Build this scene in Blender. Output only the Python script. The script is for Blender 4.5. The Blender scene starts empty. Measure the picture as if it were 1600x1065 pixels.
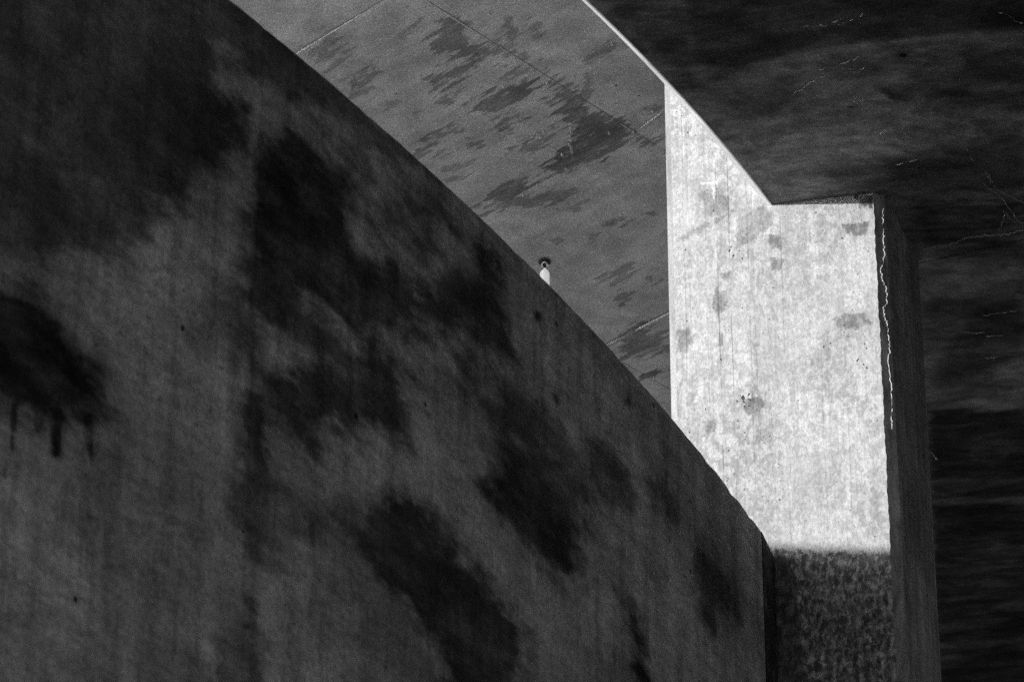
import bpy, math, random
import numpy as np
from mathutils import Vector, Matrix
random.seed(7); np.random.seed(7)
scene = bpy.context.scene
COL = scene.collection

# ---------------------------------------------------------------- camera
cam_d = bpy.data.cameras.new('camera')
cam_d.sensor_width = 36.0
cam_d.lens = 153.0
cam_d.clip_start = 0.5
cam_d.clip_end = 2000
cam_d.dof.use_dof = True
cam_d.dof.focus_distance = 30.6
cam_d.dof.aperture_fstop = 3.4
cam = bpy.data.objects.new('camera', cam_d)
COL.objects.link(cam)
cam.location = (0, 0, 1.6)
cam.rotation_euler = (math.radians(120), 0.0, 0)
scene.camera = cam

# ---------------------------------------------------------------- daylight
SUN_AZ = Vector((0.93, 0.30)).normalized()        # direction the light travels, in plan
SUN_EL = math.radians(4.8)
L = Vector((SUN_AZ.x*math.cos(SUN_EL), SUN_AZ.y*math.cos(SUN_EL), -math.sin(SUN_EL)))
world = bpy.data.worlds.new('World'); scene.world = world; world.use_nodes = True
wn = world.node_tree.nodes; wl = world.node_tree.links
wn.clear()
sky = wn.new('ShaderNodeTexSky'); sky.sky_type = 'NISHITA'; sky.sun_disc = False
sky.sun_elevation = SUN_EL
sky.sun_rotation = math.atan2(-L.x, -L.y) % (2*math.pi)
bw = wn.new('ShaderNodeRGBToBW')                 # the photograph is black and white
bg = wn.new('ShaderNodeBackground'); bg.inputs['Strength'].default_value = 0.15
wo = wn.new('ShaderNodeOutputWorld')
wl.new(sky.outputs[0], bw.inputs[0]); wl.new(bw.outputs[0], bg.inputs['Color']); wl.new(bg.outputs[0], wo.inputs['Surface'])
sun_d = bpy.data.lights.new('sun', 'SUN'); sun_d.energy = 2.0; sun_d.angle = math.radians(0.7)
sun_d.color = (1, 1, 1)
sun = bpy.data.objects.new('sun', sun_d); COL.objects.link(sun)
sun.rotation_euler = L.to_track_quat('-Z', 'Y').to_euler()
scene.view_settings.view_transform = 'Standard'
scene.view_settings.look = 'None'
scene.view_settings.gamma = 1
scene.view_settings.exposure = 1.76
scene.view_settings.use_curve_mapping = False
scene.cycles.use_denoising = False
scene.cycles.sample_clamp_indirect = 1.5
scene.cycles.max_bounces = 8
scene.cycles.diffuse_bounces = 6

# ---------------------------------------------------------------- measured shapes, metres
W_ARC = (-29.248, 37.495, 33.109)
R_ARC = (-17.553, 34.62, 21.181)
P_O = (1.095, 26.147)
P_D = (0.9761, -0.2174)
W_STAINS_DARKS = [(0.97, [(-22.25, 13.56), (-20.02, 14.82), (-20.06, 13.84), (-20.44, 13.52), (-22.15, 12.67)]), (0.9199999999999999, [(-19.76, 14.12), (-19.45, 14.36), (-19.17, 14.37), (-18.96, 14.32), (-18.95, 14.08), (-19.09, 13.89), (-19.13, 13.75), (-19.41, 13.62), (-19.67, 13.54), (-19.93, 13.5), (-20.11, 13.54), (-20.0, 13.8)]), (0.97, [(-18.81, 14.22), (-18.58, 14.43), (-18.27, 14.51), (-17.98, 14.46), (-17.88, 14.25), (-17.87, 14.04), (-17.48, 14.23), (-17.34, 14.11), (-17.19, 13.98), (-17.26, 13.78), (-17.85, 13.46), (-18.35, 13.28), (-18.69, 13.07), (-18.9, 13.08), (-18.94, 13.41), (-18.94, 13.81)]), (0.97, [(-16.99, 14.46), (-16.62, 14.68), (-16.23, 14.65), (-16.15, 14.43), (-16.15, 14.13), (-16.46, 14.01), (-16.91, 13.92), (-17.12, 14.01)]), (0.9199999999999999, [(-18.63, 12.9), (-18.1, 13.26), (-17.59, 13.51), (-17.35, 13.41), (-17.31, 13.06), (-17.83, 12.84), (-18.32, 12.59), (-18.56, 12.63), (-18.79, 12.67)]), (0.575, [(-19.32, 13.07), (-18.94, 13.3), (-18.81, 13.09), (-18.8, 12.79), (-19.13, 12.74), (-19.32, 12.76)]), (0.97, [(-21.25, 12.16), (-20.54, 12.46), (-20.34, 12.34), (-20.04, 12.23), (-20.0, 12.0), (-20.16, 11.84), (-20.48, 11.72), (-21.19, 11.53)]), (0.97, [(-20.7, 11.75), (-20.62, 11.75), (-20.63, 11.5), (-20.69, 11.33), (-20.71, 11.32), (-20.67, 11.48)]), (0.97, [(-20.4, 11.85), (-20.28, 11.91), (-20.31, 11.59), (-20.38, 11.56)]), (0.97, [(-20.17, 11.92), (-20.08, 11.96), (-20.06, 11.75), (-20.04, 11.64), (-20.09, 11.62)]), (0.575, [(-20.5, 11.77), (-20.46, 11.79), (-20.47, 11.66), (-20.5, 11.65)]), (0.7474999999999999, [(-16.65, 13.75), (-16.15, 13.98), (-15.74, 14.03), (-15.45, 13.96), (-15.49, 13.81), (-15.83, 13.73), (-16.31, 13.54), (-16.61, 13.56)]), (0.97, [(-16.46, 13.35), (-15.83, 13.61), (-15.41, 13.55), (-15.24, 13.29), (-15.42, 13.02), (-15.83, 13.02), (-16.23, 13.04), (-16.53, 13.11)]), (0.9199999999999999, [(-17.69, 12.49), (-17.5, 12.68), (-17.23, 12.74), (-16.96, 12.67), (-16.6, 12.63), (-16.22, 12.56), (-16.03, 12.48), (-16.18, 11.94), (-16.84, 11.67), (-17.01, 11.98), (-17.42, 12.11), (-17.78, 12.22)]), (0.8624999999999999, [(-15.18, 14.13), (-14.77, 14.3), (-14.48, 14.21), (-14.39, 14.08), (-14.78, 13.81), (-15.14, 13.89)]), (0.69, [(-14.28, 14.31), (-13.97, 14.47), (-13.71, 14.32), (-13.88, 14.1), (-14.19, 14.13)]), (0.8049999999999999, [(-13.55, 14.26), (-13.2, 14.38), (-12.79, 14.3), (-12.74, 14.04), (-13.24, 13.7), (-13.51, 13.87)]), (0.97, [(-14.79, 13.28), (-14.51, 13.37), (-14.27, 13.22), (-14.19, 12.78), (-14.44, 12.68), (-14.66, 13.04)]), (0.575, [(-19.06, 11.95), (-18.76, 12.16), (-18.36, 12.15), (-17.94, 12.34), (-17.81, 12.28), (-18.17, 12.01), (-18.46, 11.81), (-18.82, 11.58), (-18.89, 11.81)]), (0.45999999999999996, [(-19.02, 11.28), (-18.72, 11.41), (-18.5, 11.43), (-18.6, 11.2), (-19.0, 10.92)]), (0.8624999999999999, [(-18.93, 13.3), (-18.79, 13.37), (-18.75, 12.73), (-18.7, 12.3), (-18.71, 11.63), (-18.64, 10.94), (-18.85, 10.86), (-18.82, 11.58), (-18.9, 12.13), (-18.88, 12.67)]), (0.9199999999999999, [(-15.88, 14.62), (-15.81, 14.67), (-15.77, 14.65), (-15.8, 14.59), (-15.87, 14.56)]), (0.8049999999999999, [(-15.64, 14.22), (-15.59, 14.25), (-15.52, 14.2), (-15.56, 14.12), (-15.61, 14.15)]), (0.9199999999999999, [(-14.64, 14.68), (-14.54, 14.74), (-14.46, 14.71), (-14.57, 14.65), (-14.62, 14.59)]), (0.575, [(-14.82, 14.67), (-14.79, 14.68), (-14.8, 14.28), (-14.83, 14.26)]), (0.6, [(-21.88, 14.14), (-19.09, 15.12), (-18.46, 15.06), (-17.63, 14.99), (-16.92, 15.0), (-17.0, 14.85), (-17.9, 14.74), (-18.71, 14.62), (-19.3, 14.59), (-21.7, 12.4)]), (0.75, [(-22.28, 13.91), (-19.21, 15.05), (-19.26, 14.04), (-19.39, 13.45), (-20.13, 12.81), (-22.05, 11.81)]), (-0.9, [(-21.76, 12.94), (-19.95, 13.82), (-19.24, 13.65), (-19.37, 13.12), (-19.91, 13.19), (-21.66, 12.0)]), (-0.75, [(-18.96, 13.79), (-16.92, 14.89), (-16.15, 14.17), (-14.39, 13.99), (-15.33, 13.12), (-16.9, 13.22), (-18.8, 12.86)]), (-0.8, [(-20.4, 15.01), (-18.45, 15.58), (-17.36, 15.08), (-16.15, 14.78), (-17.34, 14.15), (-18.76, 14.31), (-19.44, 14.26), (-20.32, 13.86)]), (0.6, [(-20.26, 14.52), (-19.91, 14.73), (-19.92, 14.12), (-20.22, 13.95)])]  # staining, plus broad polygons putting a darker upper left into the colour
M_STAINS = [(0.8, [(-0.639, 27.917), (-0.498, 27.733), (-0.375, 27.671), (-0.269, 27.917), (-0.116, 28.058), (-0.35, 28.228), (-0.577, 28.085)]), (0.8, [(-0.648, 28.454), (-0.425, 28.228), (-0.316, 28.282), (-0.383, 28.48), (-0.555, 28.626)]), (0.9, [(-0.305, 28.819), (-0.148, 28.626), (0.198, 28.425), (0.224, 28.57), (-0.037, 28.883), (-0.275, 28.939)]), (0.7, [(-0.082, 28.281), (0.103, 28.2), (0.198, 28.362), (-0.037, 28.48)]), (0.8, [(-0.149, 29.079), (-0.007, 28.939), (0.12, 29.023), (-0.068, 29.229)]), (0.7, [(-0.623, 28.792), (-0.398, 28.562), (-0.43, 28.709), (-0.573, 28.856)]), (0.55, [(-1.617, 28.034), (-1.423, 27.892), (-1.28, 28.202), (-1.423, 28.31)]), (0.7, [(-1.276, 28.536), (-1.064, 28.283), (-1.057, 28.591), (-1.216, 28.71)]), (0.7, [(-0.66, 29.23), (-0.516, 29.117), (-0.467, 29.286), (-0.614, 29.591), (-0.764, 29.592)]), (0.7, [(-0.438, 29.467), (-0.339, 29.324), (-0.196, 29.438)]), (1, [(0.345, 28.625), (0.507, 28.68), (0.812, 29.059), (0.942, 29.171), (0.915, 29.351), (0.695, 29.618), (0.47, 29.802), (0.356, 29.831), (0.278, 29.734), (0.466, 29.465), (0.493, 29.172), (0.363, 28.938)]), (0.9, [(-0.111, 30.076), (0.31, 29.86), (0.182, 30.135), (-0.211, 30.443)]), (0.8, [(0.214, 30.253), (0.505, 30.134), (0.413, 30.323)]), (0.7, [(-0.017, 29.466), (0.32, 29.2), (0.194, 29.523)]), (0.6, [(0.531, 28.253), (0.789, 27.977), (0.807, 28.11), (0.67, 28.199)]), (0.55, [(0.106, 27.619), (0.243, 27.67), (0.2, 27.916)]), (0.7, [(-0.311, 30.354), (0.098, 30.165), (0.521, 30.134), (0.392, 30.323), (0.046, 30.413)]), (0.65, [(0.739, 31.53), (0.972, 31.341), (1.047, 31.53), (0.865, 31.636)]), (0.7, [(0.87, 31.838), (1.085, 31.763), (0.938, 31.966)]), (0.65, [(1.127, 31.498), (1.279, 31.529), (1.185, 31.635)]), (0.75, [(0.864, 32.644), (1.083, 32.302), (1.344, 32.411), (1.352, 32.643), (1.096, 32.822), (0.974, 32.856)]), (1, [(1.122, 33.172), (1.397, 33.001), (1.399, 33.069), (1.14, 33.229)]), (0.7, [(0.755, 30.633), (0.92, 30.482), (0.948, 30.552), (0.793, 30.703)]), (0.8, [(0.867, 30.432), (0.935, 30.451), (0.906, 30.552)]), (0.6, [(1.078, 30.481), (1.166, 30.431), (1.185, 30.531)]), (0.6, [(-0.061, 27.593), (-0.002, 27.619), (0.037, 27.811), (-0.002, 28.031), (-0.027, 27.899)]), (0.5, [(-0.519, 29.765), (-0.285, 29.649), (-0.337, 29.765), (-0.494, 29.842)]), (0.6, [(-0.573, 29.94), (-0.338, 29.842), (-0.443, 29.989)]), (0.5, [(0.574, 28.434), (0.612, 28.343), (0.627, 28.615), (0.594, 28.799), (0.563, 28.753)]), (0.75, [(0.943, 29.218), (1.256, 29.455), (1.259, 29.55), (0.944, 29.284)]), (0.6, [(1.051, 28.891), (1.159, 28.78), (1.163, 28.891), (1.074, 28.965)]), (0.45, [(-0.864, 27.838), (-0.688, 27.637), (-0.74, 27.777), (-0.841, 27.882)]), (0.45, [(-1.012, 28.802), (-0.909, 28.71), (-0.87, 28.802), (-1.004, 28.894)]), (0.45, [(-0.787, 28.94), (-0.736, 28.912), (-0.764, 29.061)]), (0.5, [(0.292, 30.887), (0.424, 30.857), (0.372, 30.939)]), (0.5, [(0.609, 30.785), (0.741, 30.754), (0.665, 30.938)]), (0.5, [(0.367, 30.432), (0.628, 30.282), (0.525, 30.432)]), (0.7, [(0.248, 28.398), (0.967, 29.18), (0.98, 29.275), (0.249, 28.507)]), (0.55, [(-0.297, 27.794), (-0.002, 28.12), (-0.012, 28.165), (-0.308, 27.846)]), (0.7, [(0.944, 29.265), (0.464, 29.763), (0.475, 29.821), (0.961, 29.322)])]
R_STAINS_SHADE = [(1, [(2.442, 24.487), (2.539, 24.51), (2.639, 24.581), (2.678, 24.644), (2.57, 24.644), (2.499, 24.558)]), (1, [(2.851, 24.541), (2.946, 24.486), (3.053, 24.486), (3.06, 24.659), (3.029, 24.699), (3.0, 24.62)]), (0.8, [(2.276, 24.708), (2.327, 24.684), (2.339, 24.731), (2.296, 24.747)]), (0.8, [(2.535, 24.923), (2.591, 24.914), (2.585, 24.955)]), (0.8, [(1.621, 23.799), (1.68, 23.724), (1.774, 23.754), (1.748, 23.814), (1.643, 23.829)]), (0.7, [(1.812, 23.664), (1.885, 23.634), (1.846, 23.687)]), (0.7, [(2.684, 25.263), (2.746, 25.222), (2.733, 25.328)]), (0.6, [(2.19, 24.771), (2.241, 24.755), (2.213, 24.803)]), (0.4, [(1.979, 24.875), (2.021, 24.859), (2.011, 24.899)]), (0.5, [(1.287, 24.427), (1.619, 24.194), (2.111, 23.889), (1.7, 24.117)]), (0.25, [(1.316, 25.183), (1.53, 25.061), (1.734, 25.636), (1.792, 25.889), (1.706, 25.974), (1.412, 25.388)]), (0.5, [(2.495, 24.503), (3.379, 23.887), (3.426, 24.345), (2.686, 24.739)]), (0.5, [(2.561, 25.386), (3.482, 24.897), (3.575, 25.801), (2.681, 25.803)]), (0.95, [(3.165, 28.927), (3.992, 28.926), (4.144, 30.38), (3.286, 30.382)]), (0.5, [(3.029, 27.298), (3.7, 27.024), (3.728, 27.297), (3.068, 27.763)]), (0.6, [(3.091, 28.629), (3.402, 27.298), (3.7, 27.024), (3.814, 28.142), (3.372, 28.53)]), (0.97, [(3.32, 30.49), (4.156, 30.488), (4.631, 35.017), (3.728, 35.019)]), (0.6, [(0.433, 23.226), (1.075, 23.225), (1.182, 23.89), (1.25, 24.583), (0.844, 23.891)]), (0.82, [(1.068, 23.009), (3.7, 23.005), (3.784, 23.736), (2.745, 23.888), (2.116, 23.964), (1.495, 24.271), (1.193, 24.195)]), (-0.8, [(2.238, 23.888), (3.784, 23.736), (3.927, 24.977), (3.033, 24.738), (2.569, 24.347)]), (-0.9, [(2.636, 25.803), (4.022, 25.801), (4.142, 26.843), (2.991, 26.845)])]  # dark spots, plus shade painted over soffit areas away from the sunlit pier
P_STAINS_SHADE = [(0.45, [(0.066, 17.523), (0.26, 17.613), (0.491, 17.715), (0.444, 17.652), (0.236, 17.553), (0.075, 17.48)]), (0.45, [(0.229, 17.882), (0.359, 17.908), (0.456, 17.788), (0.422, 17.671), (0.284, 17.652)]), (0.45, [(0.489, 17.609), (0.674, 17.717), (0.784, 17.596), (0.667, 17.465), (0.483, 17.374)]), (0.675, [(0.712, 17.459), (0.811, 17.446), (0.799, 17.343), (0.731, 17.352)]), (0.54, [(0.729, 17.274), (0.819, 17.252), (0.784, 17.152), (0.735, 17.184)]), (0.63, [(0.33, 17.071), (0.397, 17.046), (0.413, 16.926), (0.343, 16.847), (0.305, 16.955)]), (0.54, [(0.369, 17.19), (0.442, 17.202), (0.422, 17.142), (0.373, 17.148)]), (0.5850000000000001, [(0.053, 16.78), (0.143, 16.785), (0.164, 16.69), (0.112, 16.594), (0.05, 16.627)]), (0.7200000000000001, [(1.237, 17.473), (1.421, 17.48), (1.404, 17.378), (1.34, 17.36), (1.261, 17.397)]), (0.63, [(1.146, 16.72), (1.209, 16.753), (1.361, 16.754), (1.419, 16.66), (1.311, 16.623), (1.179, 16.655)]), (0.675, [(0.532, 16.162), (0.621, 16.187), (0.651, 16.123), (0.609, 16.048), (0.538, 16.046), (0.508, 16.1)]), (0.54, [(0.226, 16.024), (0.324, 16.037), (0.313, 15.953), (0.246, 15.921)]), (1, [(1.331, 17.702), (1.461, 17.685), (1.457, 17.58), (1.373, 17.613)]), (0.45, [(0.34, 16.719), (0.376, 16.714), (0.374, 16.612), (0.338, 16.617)]), (0.45, [(0.575, 16.613), (0.629, 16.616), (0.623, 16.566), (0.583, 16.571)]), (-0.97, [(0.598, 15.036), (1.073, 14.964), (1.63, 14.892), (1.651, 13.525), (0.388, 13.65)]), (1, [(0.552, 14.973), (0.778, 14.948), (0.825, 14.78), (0.852, 14.302), (0.897, 13.6), (0.388, 13.65)]), (-1, [(0.555, 15.05), (0.905, 14.867), (0.942, 14.293), (1.023, 13.587), (0.388, 13.65)])]  # staining and mottling, plus shade painted on the foot and wall corner
P_PALE = [(1, [(0.231, 17.962), (0.397, 17.977), (0.359, 17.918), (0.244, 17.934)]), (1, [(0.313, 17.924), (0.359, 17.908), (0.346, 17.771), (0.324, 17.806)]), (0.8, [(0.212, 16.403), (0.254, 16.297), (0.23, 16.224), (0.117, 16.137), (0.178, 16.306)]), (0.8, [(-0.013, 17.702), (0.061, 17.703), (0.06, 17.666), (-0.005, 17.648)])]
R_CRACKS = [[(3.094, 25.18), (3.179, 25.385), (3.322, 25.592), (3.343, 25.718), (3.443, 25.827), (3.591, 25.954)], [(3.273, 25.676), (3.4, 25.844), (3.511, 26.056), (3.581, 26.211), (3.619, 26.228)], [(3.283, 25.55), (3.351, 25.701)], [(2.923, 26.579), (3.101, 26.517), (3.252, 26.42), (3.385, 26.385), (3.519, 26.367), (3.627, 26.315)], [(2.144, 23.738), (2.283, 23.626), (2.302, 23.589)], [(1.913, 23.754), (2.06, 23.738), (2.172, 23.664)], [(2.042, 24.27), (2.175, 24.216), (2.276, 24.132), (2.338, 24.101)], [(1.896, 24.566), (2.016, 24.41), (2.117, 24.309)], [(2.176, 24.224), (2.307, 24.27), (2.355, 24.224)], [(2.271, 24.684), (2.353, 24.629), (2.501, 24.581)], [(2.515, 25.06), (2.575, 24.995), (2.665, 25.019), (2.713, 25.075)], [(3.181, 23.588), (3.247, 23.625), (3.318, 23.699), (3.362, 23.721)], [(2.59, 25.485), (2.697, 25.435), (2.804, 25.386)], [(3.233, 27.501), (3.321, 27.436)], [(3.445, 27.51), (3.582, 27.472), (3.695, 27.435)], [(3.458, 28.152), (3.622, 28.123)], [(3.45, 27.819), (3.638, 27.799)], [(3.219, 29.579), (3.275, 29.661), (3.307, 29.745)], [(3.302, 27.743), (3.492, 27.762)], [(3.459, 26.074), (3.524, 26.185)], [(3.448, 26.333), (3.479, 26.099), (3.573, 26.228)]]
C_CRACK = [(1.52, 17.593), (1.506, 17.474), (1.51, 17.333), (1.51, 17.239), (1.501, 17.137), (1.481, 17.078), (1.492, 17.014), (1.507, 16.946), (1.513, 16.878), (1.506, 16.818), (1.486, 16.769), (1.492, 16.717), (1.507, 16.649), (1.512, 16.547), (1.512, 16.446), (1.499, 16.346), (1.507, 16.22), (1.51, 16.094), (1.507, 15.921), (1.503, 15.832)]
PITS = [(1.231, 17.367, 0.0078), (1.291, 16.919, 0.0052), (1.328, 17.058, 0.0039), (0.734, 17.031, 0.0052), (0.513, 16.893, 0.0065), (0.702, 16.781, 0.0052), (1.071, 16.515, 0.0078), (1.119, 16.537, 0.0052), (1.355, 16.503, 0.0065), (1.366, 16.467, 0.0052), (1.34, 16.341, 0.0065), (1.36, 16.313, 0.0065), (1.305, 16.388, 0.0052), (1.297, 16.373, 0.0052), (0.356, 16.505, 0.0052), (0.383, 16.765, 0.0039), (1.408, 17.238, 0.0065), (1.429, 17.211, 0.0052), (1.381, 17.266, 0.0039), (1.1, 17.446, 0.0052), (0.99, 17.329, 0.0039), (1.278, 16.78, 0.0039), (1.219, 16.668, 0.0052), (1.216, 16.612, 0.0039), (1.056, 17.595, 0.0052), (1.236, 16.578, 0.0039), (1.25, 16.573, 0.0039), (1.332, 16.901, 0.0039), (1.366, 16.873, 0.0039), (1.37, 17.081, 0.0039), (0.501, 16.187, 0.013), (0.546, 16.165, 0.0104), (0.504, 16.155, 0.0078), (0.459, 16.16, 0.0078), (0.543, 16.205, 0.0078), (0.509, 16.115, 0.0078), (0.481, 16.205, 0.0052), (0.458, 16.008, 0.0065), (0.88, 16.117, 0.0065), (1.418, 15.894, 0.0065), (1.3, 16.38, 0.0078), (1.34, 16.341, 0.0065), (1.362, 16.313, 0.0065), (0.391, 15.786, 0.0078), (0.73, 15.643, 0.0065), (0.382, 15.571, 0.0052), (0.424, 15.601, 0.0052), (0.729, 15.37, 0.0078), (0.651, 15.368, 0.0052), (1.365, 15.017, 0.0065), (0.505, 15.912, 0.0052), (0.621, 15.84, 0.0052), (0.526, 15.817, 0.0052), (0.676, 15.861, 0.0052), (0.238, 16.124, 0.0052), (0.356, 16.505, 0.0078), (0.489, 15.474, 0.0052), (0.506, 15.858, 0.0039), (0.611, 15.892, 0.0039), (0.655, 15.501, 0.0039), (0.611, 15.406, 0.0039), (0.599, 15.94, 0.0039), (0.216, 18.356, 0.0078), (0.161, 18.391, 0.0052), (0.437, 17.369, 0.0078), (0.463, 17.324, 0.0078), (0.505, 17.36, 0.0052), (0.526, 17.295, 0.0078), (0.447, 17.399, 0.0052)]
BOLTS = [(0.203, 29.238), (0.254, 29.219), (0.229, 29.285), (0.438, 29.763), (0.093, 30.165), (0.483, 28.416), (-0.803, 27.464), (-1.174, 27.482), (0.984, 29.237), (0.774, 29.228), (1.113, 28.909), (0.774, 27.959), (-0.173, 27.55), (-0.19, 27.987), (0.405, 29.551), (-0.067, 28.553), (0.274, 28.507), (0.968, 29.218), (1.245, 33.183), (0.472, 29.097), (0.467, 29.153), (0.473, 29.209), (0.464, 29.276), (0.469, 29.332), (0.46, 29.399), (0.476, 29.446), (0.482, 29.504)]
LAMP = (0.273, 31.217)
W_J = (-18.82, -14.97)
LAMP_E = 0.12


# ---------------------------------------------------------------- helpers
def tag(o, label=None, cat=None, group=None, kind=None):
    if label: o['label'] = label
    if cat: o['category'] = cat
    if group: o['group'] = group
    if kind: o['kind'] = kind
    return o

def mesh_obj(name, verts, faces, mat, parent=None, uv=None, attrs=None, smooth=False):
    me = bpy.data.meshes.new(name)
    me.from_pydata([tuple(map(float, v)) for v in verts], [], faces)
    if uv is not None:
        lay = me.uv_layers.new(name='UVMap')
        vi = np.empty(len(me.loops), dtype=np.int32); me.loops.foreach_get('vertex_index', vi)
        lay.data.foreach_set('uv', np.asarray(uv, dtype=np.float32)[vi].ravel())
    for k, a in (attrs or {}).items():
        at = me.attributes.new(k, 'FLOAT', 'POINT')
        at.data.foreach_set('value', np.asarray(a, dtype=np.float32))
    if smooth:
        me.polygons.foreach_set('use_smooth', [True]*len(me.polygons))
    me.materials.append(mat); me.update()
    o = bpy.data.objects.new(name, me); COL.objects.link(o)
    if parent is not None: o.parent = parent
    return o

def empty(name, loc=(0, 0, 0)):
    o = bpy.data.objects.new(name, None); COL.objects.link(o); o.location = loc
    o.empty_display_size = 0.3
    return o

def sdf(pts, poly):
    """signed distance to a polygon, positive inside"""
    P = np.asarray(poly, float); n = len(P)
    d = np.full(len(pts), 1e9); inside = np.zeros(len(pts), bool)
    for i in range(n):
        a = P[i]; b = P[(i+1) % n]; e = b-a; w = pts-a
        t = np.clip((w@e)/max(e@e, 1e-9), 0, 1)
        q = w-np.outer(t, e); d = np.minimum(d, np.hypot(q[:, 0], q[:, 1]))
        c = (a[1] > pts[:, 1]) != (b[1] > pts[:, 1])
        with np.errstate(divide='ignore', invalid='ignore'):
            xi = (b[0]-a[0])*(pts[:, 1]-a[1])/(b[1]-a[1])+a[0]
        inside ^= c & (pts[:, 0] < xi)
    return np.where(inside, d, -d)

def stain_shade_field(pts, polys, soft, rel=0.35):  # mask shared by staining and painted shade
    pts = np.asarray(pts, float)
    shape = np.zeros(len(pts)); num = np.zeros(len(pts)); den = np.full(len(pts), 1e-4)
    for w, poly in polys:
        q = np.asarray(poly)
        size = min(np.ptp(q[:, 0]), np.ptp(q[:, 1]))
        s = min(soft, max(rel*size, 0.012))
        v = np.clip(0.5+0.5*sdf(pts, poly)/s, 0, 1)
        if w < 0: w = -w; v = v*0.56          # broken, patchy staining and painted shade
        shape = np.maximum(shape, v); num += w*v*v; den += v*v
    depth = np.where(den > 1e-3, num/den, 0.6)
    return {'stain': shape, 'depth': depth}

def box(name, p0, p1, mat, parent=None, rot=None):
    x0, y0, z0 = p0; x1, y1, z1 = p1
    v = [(x0,y0,z0),(x1,y0,z0),(x1,y1,z0),(x0,y1,z0),(x0,y0,z1),(x1,y0,z1),(x1,y1,z1),(x0,y1,z1)]
    f = [(0,3,2,1),(4,5,6,7),(0,1,5,4),(1,2,6,5),(2,3,7,6),(3,0,4,7)]
    return mesh_obj(name, v, f, mat, parent, uv=[(a[0]+a[1], a[2]+a[1]*.3) for a in v])

def prism(name, poly, z0, z1, mat, parent=None):
    n = len(poly)
    v = [(x, y, z0) for x, y in poly]+[(x, y, z1) for x, y in poly]
    f = [tuple(range(n-1, -1, -1)), tuple(range(n, 2*n))]
    f += [(i, (i+1) % n, n+(i+1) % n, n+i) for i in range(n)]
    return mesh_obj(name, v, f, mat, parent, uv=[(a[0], a[1]) for a in v])

def lathe(name, prof, mat, parent, loc, seg=32, smooth=True):
    v = []; f = []
    for r, z in prof:
        for k in range(seg):
            a = 2*math.pi*k/seg; v.append((loc[0]+r*math.cos(a), loc[1]+r*math.sin(a), loc[2]+z))
    for j in range(len(prof)-1):
        for k in range(seg):
            k2 = (k+1) % seg
            f.append((j*seg+k, j*seg+k2, (j+1)*seg+k2, (j+1)*seg+k))
    f.append(tuple(range(seg))); f.append(tuple(range(len(prof)*seg-1, (len(prof)-1)*seg-1, -1)))
    return mesh_obj(name, v, f, mat, parent, smooth=smooth)

def ribbon_tube(name, pts, rad, mat, parent, jit=0.0, sub=4, nor=None):
    """thin rough ridge (3-sided section) following a polyline of 3-d points"""
    P = [Vector(p) for p in pts]; Q = []
    for a, b in zip(P[:-1], P[1:]):
        for k in range(sub):
            q = a.lerp(b, k/sub)
            Q.append(q+Vector([random.uniform(-jit, jit) for _ in range(3)]) if Q else q)
    Q.append(P[-1]); v = []; f = []
    for i, q in enumerate(Q):
        t = (Q[min(i+1, len(Q)-1)]-Q[max(i-1, 0)]).normalized()
        nn = Vector(nor).normalized(); s = t.cross(nn).normalized()
        r = rad*random.uniform(0.45, 1.25)*(0.3 if i in (0, len(Q)-1) else 1)
        v += [q+s*r-nn*0.004, q+nn*r*0.8, q-s*r-nn*0.004]
    for i in range(len(Q)-1):
        for k in range(3):
            f.append((i*3+k, i*3+(k+1) % 3, (i+1)*3+(k+1) % 3, (i+1)*3+k))
    f += [(0, 1, 2), (len(v)-1, len(v)-2, len(v)-3)]
    return mesh_obj(name, v, f, mat, parent, uv=[(p[0], p[2]) for p in v])

# ---------------------------------------------------------------- materials
class NT:
    def __init__(s, m):
        s.n = m.node_tree.nodes; s.l = m.node_tree.links
    def inp(s, sock, v):
        if hasattr(v, 'is_output'): s.l.new(v, sock)
        else: sock.default_value = v
    def math(s, op, a, b=0.0, c=None, clamp=False):
        k = s.n.new('ShaderNodeMath'); k.operation = op; k.use_clamp = clamp
        s.inp(k.inputs[0], a); s.inp(k.inputs[1], b)
        if c is not None: s.inp(k.inputs[2], c)
        return k.outputs[0]
    def mapping(s, v, scale, rot=0.0, loc=(0, 0, 0)):
        r = s.n.new('ShaderNodeMapping'); r.inputs['Rotation'].default_value = (0, 0, rot)
        s.l.new(v, r.inputs['Vector'])
        k = s.n.new('ShaderNodeMapping'); k.inputs['Scale'].default_value = scale
        k.inputs['Location'].default_value = loc
        s.l.new(r.outputs[0], k.inputs['Vector']); return k.outputs[0]
    def noise(s, v, scale, detail=5, rough=0.55, dist=0.0):
        k = s.n.new('ShaderNodeTexNoise'); s.l.new(v, k.inputs['Vector'])
        k.inputs['Scale'].default_value = scale; k.inputs['Detail'].default_value = detail
        k.inputs['Roughness'].default_value = rough; k.inputs['Distortion'].default_value = dist
        return k.outputs['Fac']
    def smooth(s, v, a, b, lo=0.0, hi=1.0):
        k = s.n.new('ShaderNodeMapRange'); k.interpolation_type = 'SMOOTHSTEP'
        s.inp(k.inputs['Value'], v)
        k.inputs['From Min'].default_value = a; k.inputs['From Max'].default_value = b
        k.inputs['To Min'].default_value = lo; k.inputs['To Max'].default_value = hi
        return k.outputs['Result']
    def attr(s, name):
        k = s.n.new('ShaderNodeAttribute'); k.attribute_name = name; return k.outputs['Fac']
    def mix(s, a, b, f):            # scalar mix
        return s.math('ADD', s.math('MULTIPLY', a, s.math('SUBTRACT', 1.0, f)), s.math('MULTIPLY', b, f))

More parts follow.
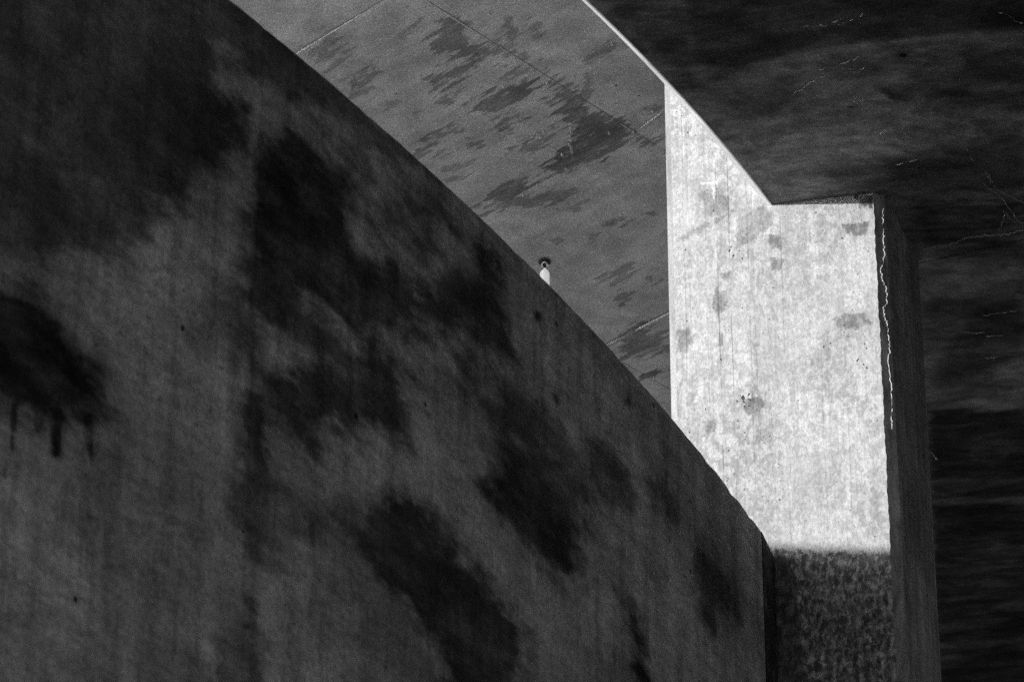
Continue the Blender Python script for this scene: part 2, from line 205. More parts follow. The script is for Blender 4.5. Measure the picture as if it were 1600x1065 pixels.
def concrete(name, lo, hi, mott=(1.2, 1.2), mott_scale=1.0, contrast=(0.3, 0.7), rot=0.0,
             streak=None, streak_amt=0.2, fine_amt=0.35, fine=(60, 60), stain_shade_to=0.15, edge=None, edge_k=0.9, edge_soft=0.12, inner_lo=0.7, cloud=None,
             pits=0.0, pit_scale=9.0, bump=0.25, rough=0.85, extra=None, pale=None):
    m = bpy.data.materials.new(name); m.use_nodes = True
    t = NT(m); bsdf = t.n['Principled BSDF']
    uvn = t.n.new('ShaderNodeUVMap'); uvn.uv_map = 'UVMap'; uv = uvn.outputs[0]
    low = t.noise(t.mapping(uv, (mott[0], mott[1], 1), rot), mott_scale, 8, 0.6, 0.3)
    val = t.smooth(low, contrast[0], contrast[1], lo, hi)
    if streak:
        st = t.noise(t.mapping(uv, (streak[0], streak[1], 1), rot, (3, 7, 0)), 1.0, 6, 0.6)
        val = t.math('MULTIPLY', val, t.smooth(st, 0.3, 0.7, 1-streak_amt, 1+streak_amt))
    fn = t.noise(t.mapping(uv, (fine[0], fine[1], 1), rot), 1.0, 4, 0.8)
    val = t.math('MULTIPLY', val, t.smooth(fn, 0.25, 0.75, 1-fine_amt, 1+fine_amt))
    if extra: val = extra(t, uv, val)
    if edge:
        en = t.noise(t.mapping(uv, (edge[0], edge[1], 1), rot, (11, 5, 0)), 1.0, 7, 0.62, 0.2)
        sh = t.math('ADD', t.attr('stain'), t.math('MULTIPLY', t.math('SUBTRACT', en, 0.5), edge_k))
        if cloud:
            cn = t.noise(t.mapping(uv, (cloud[0], cloud[1], 1), rot, (21, 13, 0)), 1.0, 4, 0.6, 0.6)
            sh = t.math('ADD', sh, t.math('MULTIPLY', t.math('SUBTRACT', cn, 0.5), cloud[2]))
        mask = t.smooth(sh, 0.5-edge_soft, 0.5+edge_soft)
        mask = t.math('MULTIPLY', mask, t.smooth(t.attr('stain'), 0.0, 0.2))
        inner = t.noise(t.mapping(uv, (edge[0]*.6, edge[1]*.6, 1), rot, (2, 15, 0)), 1.0, 5, 0.65)
        mask = t.math('MULTIPLY', mask, t.math('MULTIPLY', t.attr('depth'), t.smooth(inner, 0.3, 0.6, inner_lo, 1.0)))
        val = t.math('MULTIPLY', val, t.math('SUBTRACT', 1.0, t.math('MULTIPLY', mask, 1-stain_shade_to)))
    if pale:
        pm = t.math('ADD', t.attr('pale'), t.math('MULTIPLY', t.math('SUBTRACT', fn, 0.5), 0.8))
        val = t.mix(val, pale, t.smooth(pm, 0.5, 0.95))
    hgt = t.math('MULTIPLY', fn, 0.6)
    if pits:
        v = t.n.new('ShaderNodeTexVoronoi'); t.l.new(uv, v.inputs['Vector'])
        v.inputs['Scale'].default_value = pit_scale
        sep = t.n.new('ShaderNodeSeparateColor'); t.l.new(v.outputs['Color'], sep.inputs[0])
        rad = t.smooth(sep.outputs[0], 1-pits, 1.0, 0.0, 0.16)
        inside = t.smooth(t.math('SUBTRACT', v.outputs['Distance'], rad), -0.03, 0.0, 1.0, 0.0)
        inside = t.math('MULTIPLY', inside, t.math('GREATER_THAN', sep.outputs[0], 1-pits))
        val = t.math('MULTIPLY', val, t.math('SUBTRACT', 1.0, t.math('MULTIPLY', inside, 0.85)))
        hgt = t.math('SUBTRACT', hgt, inside)
    cc = t.n.new('ShaderNodeCombineColor')
    for i in range(3): t.l.new(val, cc.inputs[i])
    t.l.new(cc.outputs[0], bsdf.inputs['Base Color'])
    bsdf.inputs['Roughness'].default_value = rough
    bsdf.inputs['Specular IOR Level'].default_value = 0.06
    b = t.n.new('ShaderNodeBump'); b.inputs['Strength'].default_value = bump; b.inputs['Distance'].default_value = 0.01
    t.l.new(t.math('ADD', hgt, t.math('MULTIPLY', low, 1.5)), b.inputs['Height']); t.l.new(b.outputs[0], bsdf.inputs['Normal'])
    return m

def plain(name, v, rough=0.6, emit=0.0):
    m = bpy.data.materials.new(name); m.use_nodes = True; t = NT(m); b = t.n['Principled BSDF']
    tc = t.n.new('ShaderNodeTexCoord')
    k = t.noise(tc.outputs['Object'], 40, 4)
    val = t.smooth(k, 0.3, 0.7, v*0.85, v*1.1)
    cc = t.n.new('ShaderNodeCombineColor')
    for i in range(3): t.l.new(val, cc.inputs[i])
    t.l.new(cc.outputs[0], b.inputs['Base Color']); b.inputs['Roughness'].default_value = rough
    if emit:
        b.inputs['Emission Color'].default_value = (1, 1, 1, 1); b.inputs['Emission Strength'].default_value = emit
    return m

def pier_marks(t, uv, val):
    """blotchy formwork marks, thin vertical board lines and rain streaks"""
    sep = t.n.new('ShaderNodeSeparateXYZ'); t.l.new(uv, sep.inputs[0]); u = sep.outputs[0]
    wob = t.math('MULTIPLY', t.math('SUBTRACT', t.noise(t.mapping(uv, (2, 1.5, 1)), 1.0, 3), 0.5), 0.012)
    uu = t.math('ADD', u, wob)
    gate = t.smooth(t.noise(t.mapping(uv, (9, 1.1, 1), 0, (2, 2, 0)), 1.0, 3), 0.38, 0.6)
    for x, a in ((0.117, .22), (0.150, .1), (0.270, .16), (0.352, .42), (0.372, .18), (0.437, .3), (0.567, .22), (0.603, .14), (0.80, .16), (1.05, .1), (1.22, .14)):
        dd = t.math('ABSOLUTE', t.math('SUBTRACT', uu, x))
        ln = t.math('MULTIPLY', t.smooth(dd, 0.001, 0.006, 1.0, 0.0), t.math('MULTIPLY', gate, t.math('MULTIPLY', a, 1.5)))
        val = t.math('MULTIPLY', val, t.math('SUBTRACT', 1.0, ln))
    # cloudy patches with crisp rims
    area = t.smooth(t.noise(t.mapping(uv, (1.6, 1.1, 1), 0, (4, 6, 0)), 1.0, 3, 0.5), 0.35, 0.65, 0.4, 1.0)
    pb = t.noise(t.mapping(uv, (17, 11, 1), 0, (9, 1, 0)), 1.0, 6, 0.62, 0.3)
    val = t.math('MULTIPLY', val, t.math('SUBTRACT', 1.0, t.math('MULTIPLY', area, t.smooth(pb, 0.47, 0.54, 0.28, 0.0))))
    pc = t.noise(t.mapping(uv, (52, 30, 1), 0, (4, 4, 0)), 1.0, 5, 0.65, 0.2)
    val = t.math('MULTIPLY', val, t.smooth(pc, 0.40, 0.60, 0.84, 1.07))
    pe = t.noise(t.mapping(uv, (60, 3.0, 1), 0, (7, 4, 0)), 1.0, 5, 0.7)
    val = t.math('MULTIPLY', val, t.smooth(pe, 0.35, 0.65, 0.90, 1.05))
    sp = t.noise(t.mapping(uv, (75, 60, 1), 0, (3, 3, 0)), 1.0, 2, 0.5)
    spg = t.smooth(t.noise(t.mapping(uv, (2.6, 2.0, 1), 0, (8, 2, 0)), 1.0, 3, 0.5), 0.45, 0.6)
    val = t.math('MULTIPLY', val, t.math('SUBTRACT', 1.0, t.math('MULTIPLY', spg, t.smooth(sp, 0.70, 0.75, 0.0, 0.8))))
    # few scattered dark runs
    dr = t.noise(t.mapping(uv, (34, 2.2, 1), 0, (1, 8, 0)), 1.0, 5, 0.6)
    val = t.math('MULTIPLY', val, t.smooth(dr, 0.62, 0.74, 1.0, 0.72))
    return val

def soffit_marks(t, uv, val):
    a = t.noise(t.mapping(uv, (2.2, 3.2, 1), 0, (2, 9, 0)), 1.0, 7, 0.68, 0.5)
    val = t.math('MULTIPLY', val, t.smooth(a, 0.36, 0.62, 0.62, 1.25))
    b = t.noise(t.mapping(uv, (7, 13, 1), 0, (6, 1, 0)), 1.0, 6, 0.7, 0.4)
    val = t.math('MULTIPLY', val, t.smooth(b, 0.40, 0.60, 0.80, 1.15))
    return t.math('MULTIPLY', val, 1.0)
def panel_marks(t, uv, val):
    a = t.noise(t.mapping(uv, (3, 3, 1), 0, (2, 9, 0)), 1.0, 8, 0.7, 0.4)
    val = t.math('MULTIPLY', val, t.smooth(a, 0.35, 0.65, 0.82, 1.12))
    b = t.noise(t.mapping(uv, (5, 24, 1), math.radians(46.5), (6, 1, 0)), 1.0, 6, 0.7, 0.4)
    val = t.math('MULTIPLY', val, t.smooth(b, 0.63, 0.72, 1.0, 0.62))
    c = t.noise(t.mapping(uv, (30, 30, 1), 0, (6, 1, 0)), 1.0, 3, 0.6)
    return t.math('MULTIPLY', val, t.smooth(c, 0.68, 0.76, 1.0, 0.6))
def wall_marks(t, uv, val):
    """soft run marks, small dark spots and paler scuffs"""
    a = t.noise(t.mapping(uv, (7, 1.0, 1), 0, (5, 5, 0)), 1.0, 6, 0.65)
    val = t.math('MULTIPLY', val, t.smooth(a, 0.48, 0.62, 1.0, 0.74))
    b = t.noise(t.mapping(uv, (9, 2.4, 1), 0, (1, 9, 0)), 1.0, 5, 0.6)
    val = t.math('MULTIPLY', val, t.smooth(b, 0.60, 0.70, 1.0, 1.22))
    d = t.noise(t.mapping(uv, (4, 10, 1), 0, (3, 3, 0)), 1.0, 8, 0.72, 0.3)
    val = t.math('MULTIPLY', val, t.smooth(d, 0.35, 0.65, 0.78, 1.18))
    e = t.noise(t.mapping(uv, (22, 30, 1), 0, (8, 8, 0)), 1.0, 4, 0.75)
    val = t.math('MULTIPLY', val, t.smooth(e, 0.35, 0.65, 0.82, 1.15))
    c = t.noise(t.mapping(uv, (8, 14, 1), 0, (8, 3, 0)), 1.0, 3, 0.5)
    val = t.math('MULTIPLY', val, t.smooth(c, 0.66, 0.73, 1.0, 0.55))
    return val

# soffit streaks run with the panel seams at -46.5 degrees in plan
MAT_W = concrete('curved_wall_concrete', 0.22, 0.52, mott=(0.45, 0.8), streak=(5.0, 0.6), streak_amt=0.17, fine_amt=0.3, fine=(45, 25),
                 stain_shade_to=0.03, inner_lo=0.8, cloud=(0.8, 1.5, 1.0), edge=(3.2, 6.5), edge_k=1.0, edge_soft=0.22, pits=0.06, pit_scale=7, extra=wall_marks)
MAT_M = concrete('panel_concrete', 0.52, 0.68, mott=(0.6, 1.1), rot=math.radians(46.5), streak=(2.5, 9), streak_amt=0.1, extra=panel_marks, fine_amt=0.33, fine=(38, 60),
                 stain_shade_to=0.30, cloud=(4, 7, 1.2), edge=(3.2, 20), edge_k=2.2, edge_soft=0.06, pits=0.05, pit_scale=11)
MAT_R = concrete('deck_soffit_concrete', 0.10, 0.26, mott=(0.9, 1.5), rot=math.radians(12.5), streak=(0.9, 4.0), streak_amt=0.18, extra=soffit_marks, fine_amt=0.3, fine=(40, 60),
                 stain_shade_to=0.1, edge=(2.5, 9), edge_k=0.85, edge_soft=0.25, pits=0.03, pit_scale=5)
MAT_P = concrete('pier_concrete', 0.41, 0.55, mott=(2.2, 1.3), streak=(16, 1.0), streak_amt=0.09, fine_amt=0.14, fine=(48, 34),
                 stain_shade_to=0.16, edge=(28, 16), edge_k=1.3, edge_soft=0.13, inner_lo=0.55, pits=0.13, pit_scale=24, bump=0.15, extra=pier_marks, pale=0.68)
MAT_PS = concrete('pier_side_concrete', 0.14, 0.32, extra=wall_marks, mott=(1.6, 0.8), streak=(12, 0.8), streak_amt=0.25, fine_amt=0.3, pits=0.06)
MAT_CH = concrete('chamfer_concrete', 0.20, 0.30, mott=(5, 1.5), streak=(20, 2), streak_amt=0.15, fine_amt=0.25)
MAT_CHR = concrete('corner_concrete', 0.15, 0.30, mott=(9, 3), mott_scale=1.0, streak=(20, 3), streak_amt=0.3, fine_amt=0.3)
MAT_EDGE = concrete('deck_edge_concrete', 0.34, 0.48, mott=(2, 2), streak=(2, 10), streak_amt=0.12, fine_amt=0.2)
MAT_FAR = concrete('plain_concrete', 0.25, 0.36)
MAT_DARK = concrete('soot_stained_concrete', 0.05, 0.09)  # very dark so the added side wall bounces little light
MAT_FIN = plain('fin_concrete', 0.75, 0.8)
MAT_LIME = plain('lime_deposit', 0.5, 0.8); MAT_VEIN2 = plain('pale_lime_vein', 0.4, 0.8); MAT_VEIN = plain('grey_lime_vein', 0.36, 0.8)
MAT_G = concrete('ground_concrete', 0.30, 0.40, mott=(0.1, 0.1), fine_amt=0.2)

# ---------------------------------------------------------------- ground
gv = [(-400, -400, 0), (400, -400, 0), (400, 400, 0), (-400, 400, 0)]
tag(mesh_obj('ground', gv, [(0, 1, 2, 3)], MAT_G, uv=[(a[0], a[1]) for a in gv]), kind='structure')

rv = [(-7, -120, .004), (70, -120, .004), (70, 160, .004), (-7, 160, .004)]
MAT_ROAD = concrete('road_concrete', 0.14, 0.20, mott=(0.3, 0.3), fine_amt=0.3)
tag(mesh_obj('road', rv, [(0, 1, 2, 3)], MAT_ROAD, uv=[(a[0], a[1]) for a in rv]), kind='structure')

# ---------------------------------------------------------------- pier
pd = np.array(P_D); po = np.array(P_O)              # front face: origin at the left edge, direction of its width
pn = np.array([pd[1], -pd[0]])                      # outward normal of the front face
WID = 1.463
side = np.array([0.315, 0.945]); side /= np.linalg.norm(side)
Z0, Z1 = 0.0, 20.398
pier = tag(empty('pier', (po[0]+pd[0]*.75, po[1]+pd[1]*.75, 0)),
           'pale concrete pier, its broad front face bright in the sun above a shaded foot', 'pier')
pm = Matrix.Translation(-pier.location)
def in_pier(o): o.parent = pier; o.location = -Vector(pier.location); return o
nu, nz = 150, 640
zs = np.concatenate([np.linspace(0, 13.2, 12)[:-1], np.linspace(13.2, 19.2, nz), [Z1]])
us = np.linspace(0.04, WID, nu)
def arris(z):
    return 0.0022*math.sin(z*13)+0.0018*math.sin(z*37+2)+0.0015*math.sin(z*83)
UU, ZZ = np.meshgrid(us, zs); pts = np.c_[UU.ravel(), ZZ.ravel()]
bul = 0*pts[:, 0]
last = np.abs(pts[:, 0]-WID) < 1e-6
pts[last, 0] += np.array([arris(z) for z in pts[last, 1]])
V = np.c_[po[0]+pd[0]*pts[:, 0]+pn[0]*bul, po[1]+pd[1]*pts[:, 0]+pn[1]*bul, pts[:, 1]]
# bul must vanish at the edges so the chamfers join
nzt = len(zs)
F = [(j*nu+i, j*nu+i+1, (j+1)*nu+i+1, (j+1)*nu+i) for j in range(nzt-1) for i in range(nu-1)]
at = stain_shade_field(pts, P_STAINS_SHADE, 0.05, 0.5); at['pale'] = stain_shade_field(pts, P_PALE, 0.06, 0.6)['stain']
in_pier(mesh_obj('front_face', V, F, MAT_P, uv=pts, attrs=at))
def P2(u, back=0.0): p = po+pd*u+side*back; return (p[0], p[1])
def strip(name, a, b, mat, rows=160, ragged=0.0, first=False):
    v = []; f = []; uv = []; w = math.dist(a, b)
    zz = zs if first else np.concatenate([[0], np.linspace(13, 19, rows), [Z1]])
    a_in = a
    for z in zz:
        if first: w0 = arris(z); a = (a_in[0]+pd[0]*w0, a_in[1]+pd[1]*w0)
        j = ragged*(math.sin(z*23)+math.sin(z*51+1))*random.uniform(0.2, 1)
        v += [(a[0], a[1], z), (b[0]+j, b[1]+j*.3, z)]; uv += [(0, z), (w, z)]
    for j in range(len(zz)-1): f.append((2*j, 2*j+1, 2*j+3, 2*j+2))
    return in_pier(mesh_obj(name, v, f, mat, uv=uv))
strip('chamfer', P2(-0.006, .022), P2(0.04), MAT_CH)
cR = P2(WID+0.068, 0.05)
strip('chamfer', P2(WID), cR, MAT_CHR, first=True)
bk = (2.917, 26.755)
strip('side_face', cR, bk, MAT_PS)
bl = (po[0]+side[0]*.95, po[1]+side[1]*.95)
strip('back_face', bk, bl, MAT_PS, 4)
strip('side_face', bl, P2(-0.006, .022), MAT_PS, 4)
ch_n = Vector((pn[0]+.8, pn[1]+.2, 0)).normalized()
pts3 = []
for a, z in C_CRACK:
    tt = min(max((a-WID)/0.068, 0), 1.0)
    x = P2(WID+0.068*tt, 0.05*tt); pts3.append((x[0]+ch_n.x*.008, x[1]+ch_n.y*.008, z))
for i0, i1 in ((0, 4), (3, 11), (10, 16), (15, len(pts3))):
    if i1-i0 > 1: in_pier(ribbon_tube('lime_vein', pts3[i0:i1], 0.0019, MAT_VEIN2, None, jit=0.007, sub=6, nor=ch_n))
pv = []; pf = []
for a, z, r in PITS:                                  # dark discs painting the shade inside blow holes in the lit face
    c = np.array(P2(a)); k = 8; n0 = len(pv)
    pv.append((c[0]+pn[0]*.0012, c[1]+pn[1]*.0012, z)); el = random.uniform(.6, 1.7); tl = random.uniform(-.8, .8)
    for q in range(k):
        g_ = 2*math.pi*q/k; rr = r*random.uniform(.5, 1.2); uu_ = rr*math.cos(g_); zz_ = rr*el*math.sin(g_)+uu_*tl
        pv.append((c[0]+pd[0]*uu_+pn[0]*.001, c[1]+pd[1]*uu_+pn[1]*.001, z+zz_))
    pf += [(n0, n0+1+q, n0+1+(q+1) % k) for q in range(k)]
tag(in_pier(mesh_obj('blow_holes', pv, pf, plain('pit_dirt', 0.05, 0.9))), kind='stuff')
# ---------------------------------------------------------------- curved wall (foreground, left)
cx, cy, cr = W_ARC
HW = 14.95
wall = tag(empty('curved_wall', (0.6, 23.0, 0)), 'dark stained curved concrete wall sweeping across the left foreground', 'wall')
def in_wall(o): o.parent = wall; o.location = -Vector(wall.location); return o
def w_pt(s, off=0.0):
    a = s/cr; return (cx+(cr+off)*math.cos(a), cy+(cr+off)*math.sin(a))
CHIPS = [(-16.1, .10, .008), (-14.66, .07, .012), (-13.2, .08, .010), (-12.75, .10, .016), (-12.4, .07, .010), (-17.8, .07, .008)]
def top_z(s):
    z = HW+0.0012*math.sin(s*5.1)+0.001*math.sin(s*29)+0.001*math.sin(s*61)
    for cs, cw, cd in CHIPS:
        if abs(s-cs) < cw: z -= cd*.8*(1-abs(s-cs)/cw)
    return z
def wall_segment(s0, s1, fine):
    """solid segment of the curved wall between arc lengths s0 and s1"""
    ns = max(4, int((s1-s0)/(0.035 if fine else 0.3)))
    ss = np.linspace(s0+0.0015, s1-0.0015, ns)
    zz = np.concatenate([np.linspace(0, 9.5, 8)[:-1], np.linspace(9.5, HW-0.03, 150 if fine else 12)])
    rows = []; uv = []
    for z in zz:
        for k, s in enumerate(ss):
            e = min(k, ns-1-k); off = -0.004 if e == 0 else 0
            if z > HW-0.12:                       # worn, chipped arris
                wgt = (z-(HW-0.12))/0.12
                off -= wgt*(0.0012*math.sin(s*17)+0.001*math.sin(s*43+1)+0.001*math.sin(s*7.3))
                for cs, cw, cd in CHIPS:
                    if abs(s-cs) < cw: off -= cd*(1-abs(s-cs)/cw)*wgt
            rows.append((*w_pt(s, off), z)); uv.append((s, z))
    n = len(zz)
    for off, z in ((-0.02, HW), (-0.45, HW), (-0.45, 0.0)):
        for k, s in enumerate(ss):
            rows.append((*w_pt(s, off-(0.02 if off > -.1 else 0)), top_z(s) if z and off > -.1 else z)); uv.append((s, z+(-off if z else 0)))
    f = [(j*ns+i, j*ns+i+1, (j+1)*ns+i+1, (j+1)*ns+i) for j in range(n+2) for i in range(ns-1)]
    for i in (0, ns-1):
        loop = [j*ns+i for j in range(n+3)]
        f.append(tuple(loop if i == 0 else loop[::-1]))
    at = stain_shade_field(np.array(uv), W_STAINS_DARKS, 0.3, 0.55)
    return in_wall(mesh_obj('wall_segment', rows, f, MAT_W, uv=uv, attrs=at, smooth=False))
S_END = -12.15
joints = [-45, -39, -33, -27.0, -23.2, W_J[0], W_J[1], S_END]
for a, b in zip(joints[:-1], joints[1:]): wall_segment(a, b, b > -23)
# short straight return that runs into the pier
e1 = np.array(w_pt(S_END)); e2 = np.array([1.757, 25.985]); dd = (e2-e1)/np.linalg.norm(e2-e1); nn = np.array([-dd[1], dd[0]])
v = []; uv = []; f = []
zz = np.concatenate([[0], np.linspace(11, HW-.02, 60)]); K = 12
for z in zz:
    for k in range(K+1):
        p = e1+dd*0.004+(e2-e1)*(k/K)*0.995; v.append((p[0], p[1], z)); uv.append((S_END+k/K*.9, z))
for off in (0.02, 0.45):
    for k in range(K+1):
        p = e1+dd*0.004+(e2-e1)*(k/K)*0.995+nn*off; v.append((p[0], p[1], HW)); uv.append((S_END+k/K*.9, HW+off))
for k in range(K+1):
    p = e1+dd*.004+(e2-e1)*(k/K)*0.995+nn*.45; v.append((p[0], p[1], 0)); uv.append((S_END+k/K*.9, 0))
for j in range(len(zz)+2):
    for k in range(K): f.append((j*(K+1)+k, j*(K+1)+k+1, (j+1)*(K+1)+k+1, (j+1)*(K+1)+k))
in_wall(mesh_obj('return_face', v, f, MAT_W, uv=uv, attrs=stain_shade_field(np.array(uv), [(.93, [(-13, 8), (-11, 8), (-11, 15.5), (-13, 15.5)])], .1)))  # one polygon covers the whole return face, making it nearly black

# ---------------------------------------------------------------- upper deck with formed panels
HM = 20.4
deck = tag(empty('upper_deck', (0, 30, HM)), 'grey panelled concrete deck seen from below between the dark wall and the pale pier', 'bridge deck')
def in_deck(o): o.parent = deck; o.location = -Vector(deck.location); return o
in_deck(prism('deck_slab', [(-3.4, 23.6), (8, 23.6), (8, 60), (-14, 60)], HM+.03, HM+0.9, MAT_FAR))
J = np.array([0.968, 29.218]); aA = math.radians(-46.5); aB = math.radians(48.5)
A = np.array([math.cos(aA), math.sin(aA)]); B = np.array([math.cos(aB), math.sin(aB)])
def ab(p): return np.linalg.solve(np.array([A, B]).T, np.array(p)-J)
b1 = ab((-1.3, 27.72))[1]; b4 = ab((1.1, 32.33))[1]
bs = [b1-2.45, b1, 0.0, b4, b4+2.4, b4+4.8, b4+7.2]
as_ = [-7.4, -4.95, -2.48, 0.0, 2.45, 4.9]
for i in range(len(as_)-1):
    for j in range(len(bs)-1):
        a0, a1, b0, b1_ = as_[i], as_[i+1], bs[j], bs[j+1]
        c = J+A*(a0+a1)/2+B*(b0+b1_)/2
        if not (-3.2 < c[0] < 5 and 24.6 < c[1] < 42): continue
        vis = (-3.5 < c[0] < 3.2) and c[1] < 36
        n = 90 if vis else 6
        g = 0.004
        aa = np.linspace(a0+g, a1-g, n); bb = np.linspace(b0+g, b1_-g, n)
        AA, BB = np.meshgrid(aa, bb); q = J+np.outer(AA.ravel(), A)+np.outer(BB.ravel(), B)
        dz = random.uniform(-0.006, 0.006)
        z = np.full(len(q), HM+dz)
        e = np.minimum(np.minimum(AA-a0, a1-AA), np.minimum(BB-b0, b1_-BB)).ravel()
        z += np.where(e < g+1e-4, 0.006, 0)
        V = np.c_[q, z]; V = np.r_[V, np.c_[q, np.full(len(q), 0)][[0, n-1, n*n-1, n*n-n]]]
        V[-4:, 2] = HM+.029
        F = [(r*n+s, (r+1)*n+s, (r+1)*n+s+1, r*n+s+1) for r in range(n-1) for s in range(n-1)]
        m0 = n*n; edges = [[k for k in range(n)], [r*n+n-1 for r in range(n)], [n*n-1-k for k in range(n)], [(n-1-r)*n for r in range(n)]]
        for k, ed in enumerate(edges): F.append(tuple(ed+[m0+(k+1) % 4, m0+k]))
        uvs = np.r_[q, q[:4]]
        at = stain_shade_field(uvs, M_STAINS, 0.2, 0.6)
        in_deck(mesh_obj('soffit_panel', V, F, MAT_M, uv=uvs, attrs=at))
# pale fins of cement squeezed out of the seams
for p, q, r in (((-1.72, 28.15), (-1.15, 27.56), .009), ((-0.70, 27.335), (-0.16, 27.945), .008), ((-0.1, 28.01), (0.35, 28.52), .005), ((1.02, 29.165), (1.19, 28.93), .008),
                ((1.06, 32.37), (1.42, 31.99), .011), ((0.7, 32.75), (0.98, 32.46), .006), ((0.86, 29.1), (0.95, 29.2), .006)):
    in_deck(ribbon_tube('cement_fin', [(p[0], p[1], HM-.008), ((p[0]+q[0])/2, (p[1]+q[1])/2, HM-.008), (q[0], q[1], HM-.008)], r*.8, MAT_FIN, None, jit=.0006, sub=5, nor=(0, 0, -1)))
for x, y in BOLTS:
    o = in_deck(lathe('bolt', [(0.012, 0), (0.012, -.018), (0.006, -.024)], MAT_LIME, None, (x, y, HM-.004), 8, False))

# ---------------------------------------------------------------- lamp
lx, ly = LAMP
lamp = tag(empty('lamp', (lx, ly, HM-.006)), 'tiny white jar lamp under a round black cap, hanging from the panelled deck', 'lamp')
MAT_BLK = plain('black_metal', 0.01, 0.5); MAT_WHT = plain('lit_milk_glass', 0.8, 0.3, LAMP_E); MAT_POR = plain('white_porcelain', 0.8, 0.3, 0.0)
def in_lamp(o): o.parent = lamp; o.location = -Vector(lamp.location); return o
z0 = HM-.008
in_lamp(lathe('cap', [(0.05, 0), (0.052, -.014), (0.044, -.018), (0.01, -.017)], MAT_BLK, None, (lx, ly, z0)))
# ring shaped holder facing the road, black socket inside it
def torus(name, c, R, r, mat, n=28, k=12):
    v = []; f = []
    ey_ = Vector((0, -.86, -.5)); ez = Vector((0, -.5, .86))
    for i in range(n):
        a = 2*math.pi*i/n
        for j in range(k):
            b = 2*math.pi*j/k; rr = R+r*math.cos(b)
            p = Vector(c)+Vector((1, 0, 0))*rr*math.cos(a)+ez*rr*math.sin(a)+ey_*r*math.sin(b); v.append(p)
    for i in range(n):
        for j in range(k): f.append((i*k+j, ((i+1) % n)*k+j, ((i+1) % n)*k+(j+1) % k, i*k+(j+1) % k))
    return mesh_obj(name, v, f, mat, smooth=True)
in_lamp(lathe('socket', [(0.022, 0.0), (0.023, -.03), (0.018, -.055)], MAT_BLK, None, (lx, ly, z0-.018)))
in_lamp(torus('holder_ring', (lx, ly-.02, z0-.048), 0.023, 0.006, MAT_POR))
in_lamp(lathe('glass_jar', [(0.012, 0), (0.016, -.015), (0.028, -.026), (0.038, -.045), (0.041, -.07), (0.041, -.19), (0.034, -.215), (0.015, -.225)], MAT_WHT, None, (lx, ly, z0-.068)))

# ---------------------------------------------------------------- lower deck (right)
ex, ey, er = R_ARC; HR = 17.7; ri = er+0.039; CH = 0.11
ldeck = tag(empty('lower_deck', (4, 25, HR)), 'dark streaked concrete deck overhead on the right, with a thin sunlit curved edge', 'bridge deck')
def in_ld(o): o.parent = ldeck; o.location = -Vector(ldeck.location); return o
def r_pt(a, r=ri): return (min(ex+r*math.cos(a), 2.3+r-ri), ey+r*math.sin(a))
XR = 14.5
def arc_x(y): return min(ex+math.sqrt(max(ri*ri-(y-ey)**2, 0)), 2.3)
def soffit(y0l, y0r, y1l, y1r, nx, ny, dz, x_hi=XR):
    """piece of soffit between two slightly slanted joints (y given at x=2 and at x=6)"""
    V = []; uv = []
    for j in range(ny):
        t_ = j/(ny-1)
        for i in range(nx):
            s_ = (i/(nx-1))**1.6
            x = 3.0
            for _ in range(6):
                yy0 = y0l+(y0r-y0l)*(x-2)/4; yy1 = y1l+(y1r-y1l)*(x-2)/4
                y = yy0+(yy1-yy0)*t_; x = arc_x(y)+(x_hi-arc_x(y))*s_
            V.append((x, y, HR+dz)); uv.append((x, y))
    F = [(j*nx+i, (j+1)*nx+i, (j+1)*nx+i+1, j*nx+i+1) for j in range(ny-1) for i in range(nx-1)]
    n0 = len(V); ring = [i for i in range(nx)]+[j*nx+nx-1 for j in range(1, ny)]+[(ny-1)*nx+i for i in range(nx-2, -1, -1)]+[j*nx for j in range(ny-2, 0, -1)]
    for k in ring: V.append((V[k][0], V[k][1], HR+.05)); uv.append(uv[k])
    m_ = len(ring)
    for k in range(m_): F.append((ring[k], ring[(k+1) % m_], n0+(k+1) % m_, n0+k))
    at = stain_shade_field(np.array(uv), R_STAINS_SHADE, 0.12, 0.2)
    return in_ld(mesh_obj('soffit_panel', V, F, MAT_R, uv=uv, attrs=at))
g = .004
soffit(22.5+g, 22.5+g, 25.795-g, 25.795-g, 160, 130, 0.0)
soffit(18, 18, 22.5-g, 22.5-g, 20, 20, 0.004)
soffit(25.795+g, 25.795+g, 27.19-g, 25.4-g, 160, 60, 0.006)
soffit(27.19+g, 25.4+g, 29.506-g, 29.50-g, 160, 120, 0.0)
soffit(29.506+g, 29.50+g, 34.0, 34.0, 120, 120, 0.012)
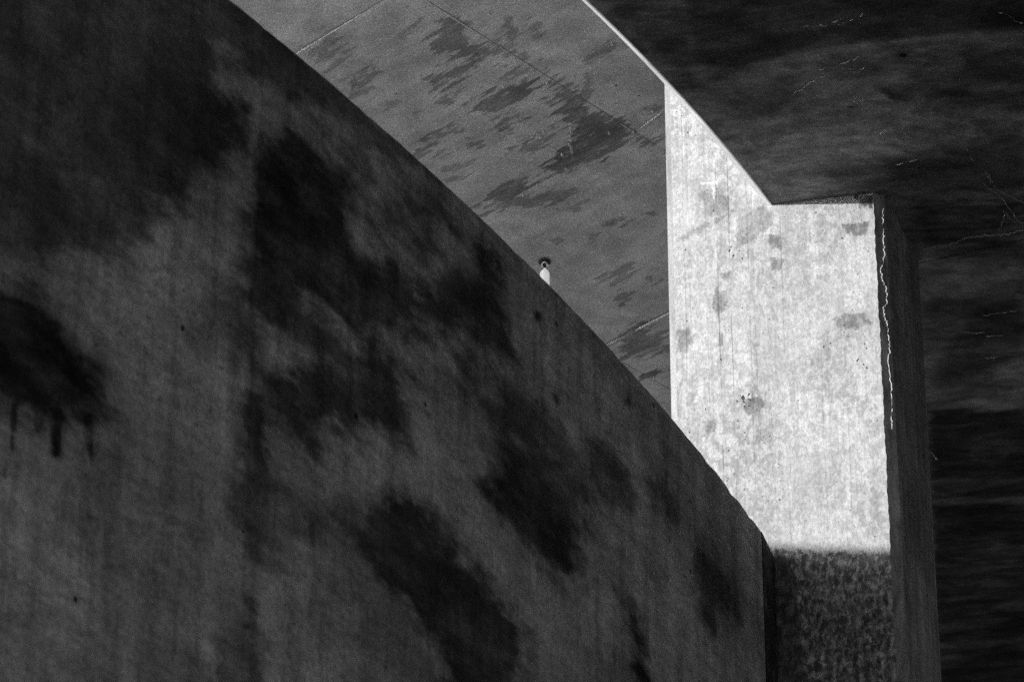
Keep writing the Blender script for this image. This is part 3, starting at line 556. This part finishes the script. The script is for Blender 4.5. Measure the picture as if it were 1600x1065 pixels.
# slab above the soffit with its chamfered, curved edge
th = np.linspace(math.radians(-78), math.radians(-1.7), 140)
arc_o = [r_pt(a, ri-CH) for a in th]
prism('slab_body', [(XR, -8.0), (-9, -8.0)]+[p for p in [r_pt(a, ri+.01) for a in th] if p[1] > 15.5]+[(XR, 34)], HR+.05, HR+.2, MAT_FAR)
sb = bpy.data.objects['slab_body']; in_ld(sb)
prism('slab_top', [(XR, -8.0), (-9, -8.0)]+[p for p in arc_o if p[1] > 15.5]+[(XR, 34)], HR+CH+.0705, HR+.55, MAT_FAR); in_ld(bpy.data.objects['slab_top'])
v = []; uv = []; f = []
prof = [(0.0, 0.0), (-0.012, 0.004), (-CH, CH), (-CH, 0.55)]
for i, a in enumerate(th):
    s_ = a*ri
    for k, (o_, z) in enumerate(prof):
        w_ = 0.0015*math.sin(s_*31)*(k == 1)
        x, y = r_pt(a, ri+o_+w_); v.append((x, y, HR+z)); uv.append((s_, z+o_))
for i in range(len(th)-1):
    for k in range(len(prof)-1): f.append((i*4+k, (i+1)*4+k, (i+1)*4+k+1, i*4+k+1))
in_ld(mesh_obj('chamfered_edge', v, f, MAT_EDGE, uv=uv, smooth=False))
for pl in R_CRACKS:
    in_ld(ribbon_tube('lime_vein', [(x, y, HR-.001) for x, y in pl], 0.0045, MAT_VEIN, None, jit=.009, sub=5, nor=(0, 0, -1)))

# ---------------------------------------------------------------- unseen wall added right of the frame to darken the space under the lower deck
ab = prism('abutment_wall', [(13.5, -8), (14.5, -8), (14.5, 34), (13.5, 34)], 0.0, HR-.002, MAT_DARK)
tag(ab, 'plain concrete abutment wall carrying the right side of the dark deck', 'wall')

# ---------------------------------------------------------------- unseen wall added to cast the shade that cuts the foot of the pier
Ql = Vector((*(po+pd*0.685), 15.036)); Qr = Vector((*(po+pd*1.438), 14.914))
pa = Ql-L*8.0; pb = Qr-L*((Qr.z-pa.z)/L.z*1.0)
dirp = (Vector((pb.x, pb.y))-Vector((pa.x, pa.y))).normalized()
nrm = Vector((dirp.y, -dirp.x)); nrm = nrm if nrm.dot(Vector((L.x, L.y))) < 0 else -nrm
a_ = Vector((pa.x, pa.y))-dirp*5; b_ = Vector((pa.x, pa.y))+dirp*1.2
par = prism('ramp_parapet', [tuple(a_), tuple(b_), tuple(b_+nrm*.3), tuple(a_+nrm*.3)], 0.0, pa.z, MAT_FAR)
tag(par, 'plain concrete parapet on the far side of the ramp behind the curved wall', 'parapet')
print('PARAPET', pa, pb, dirp)
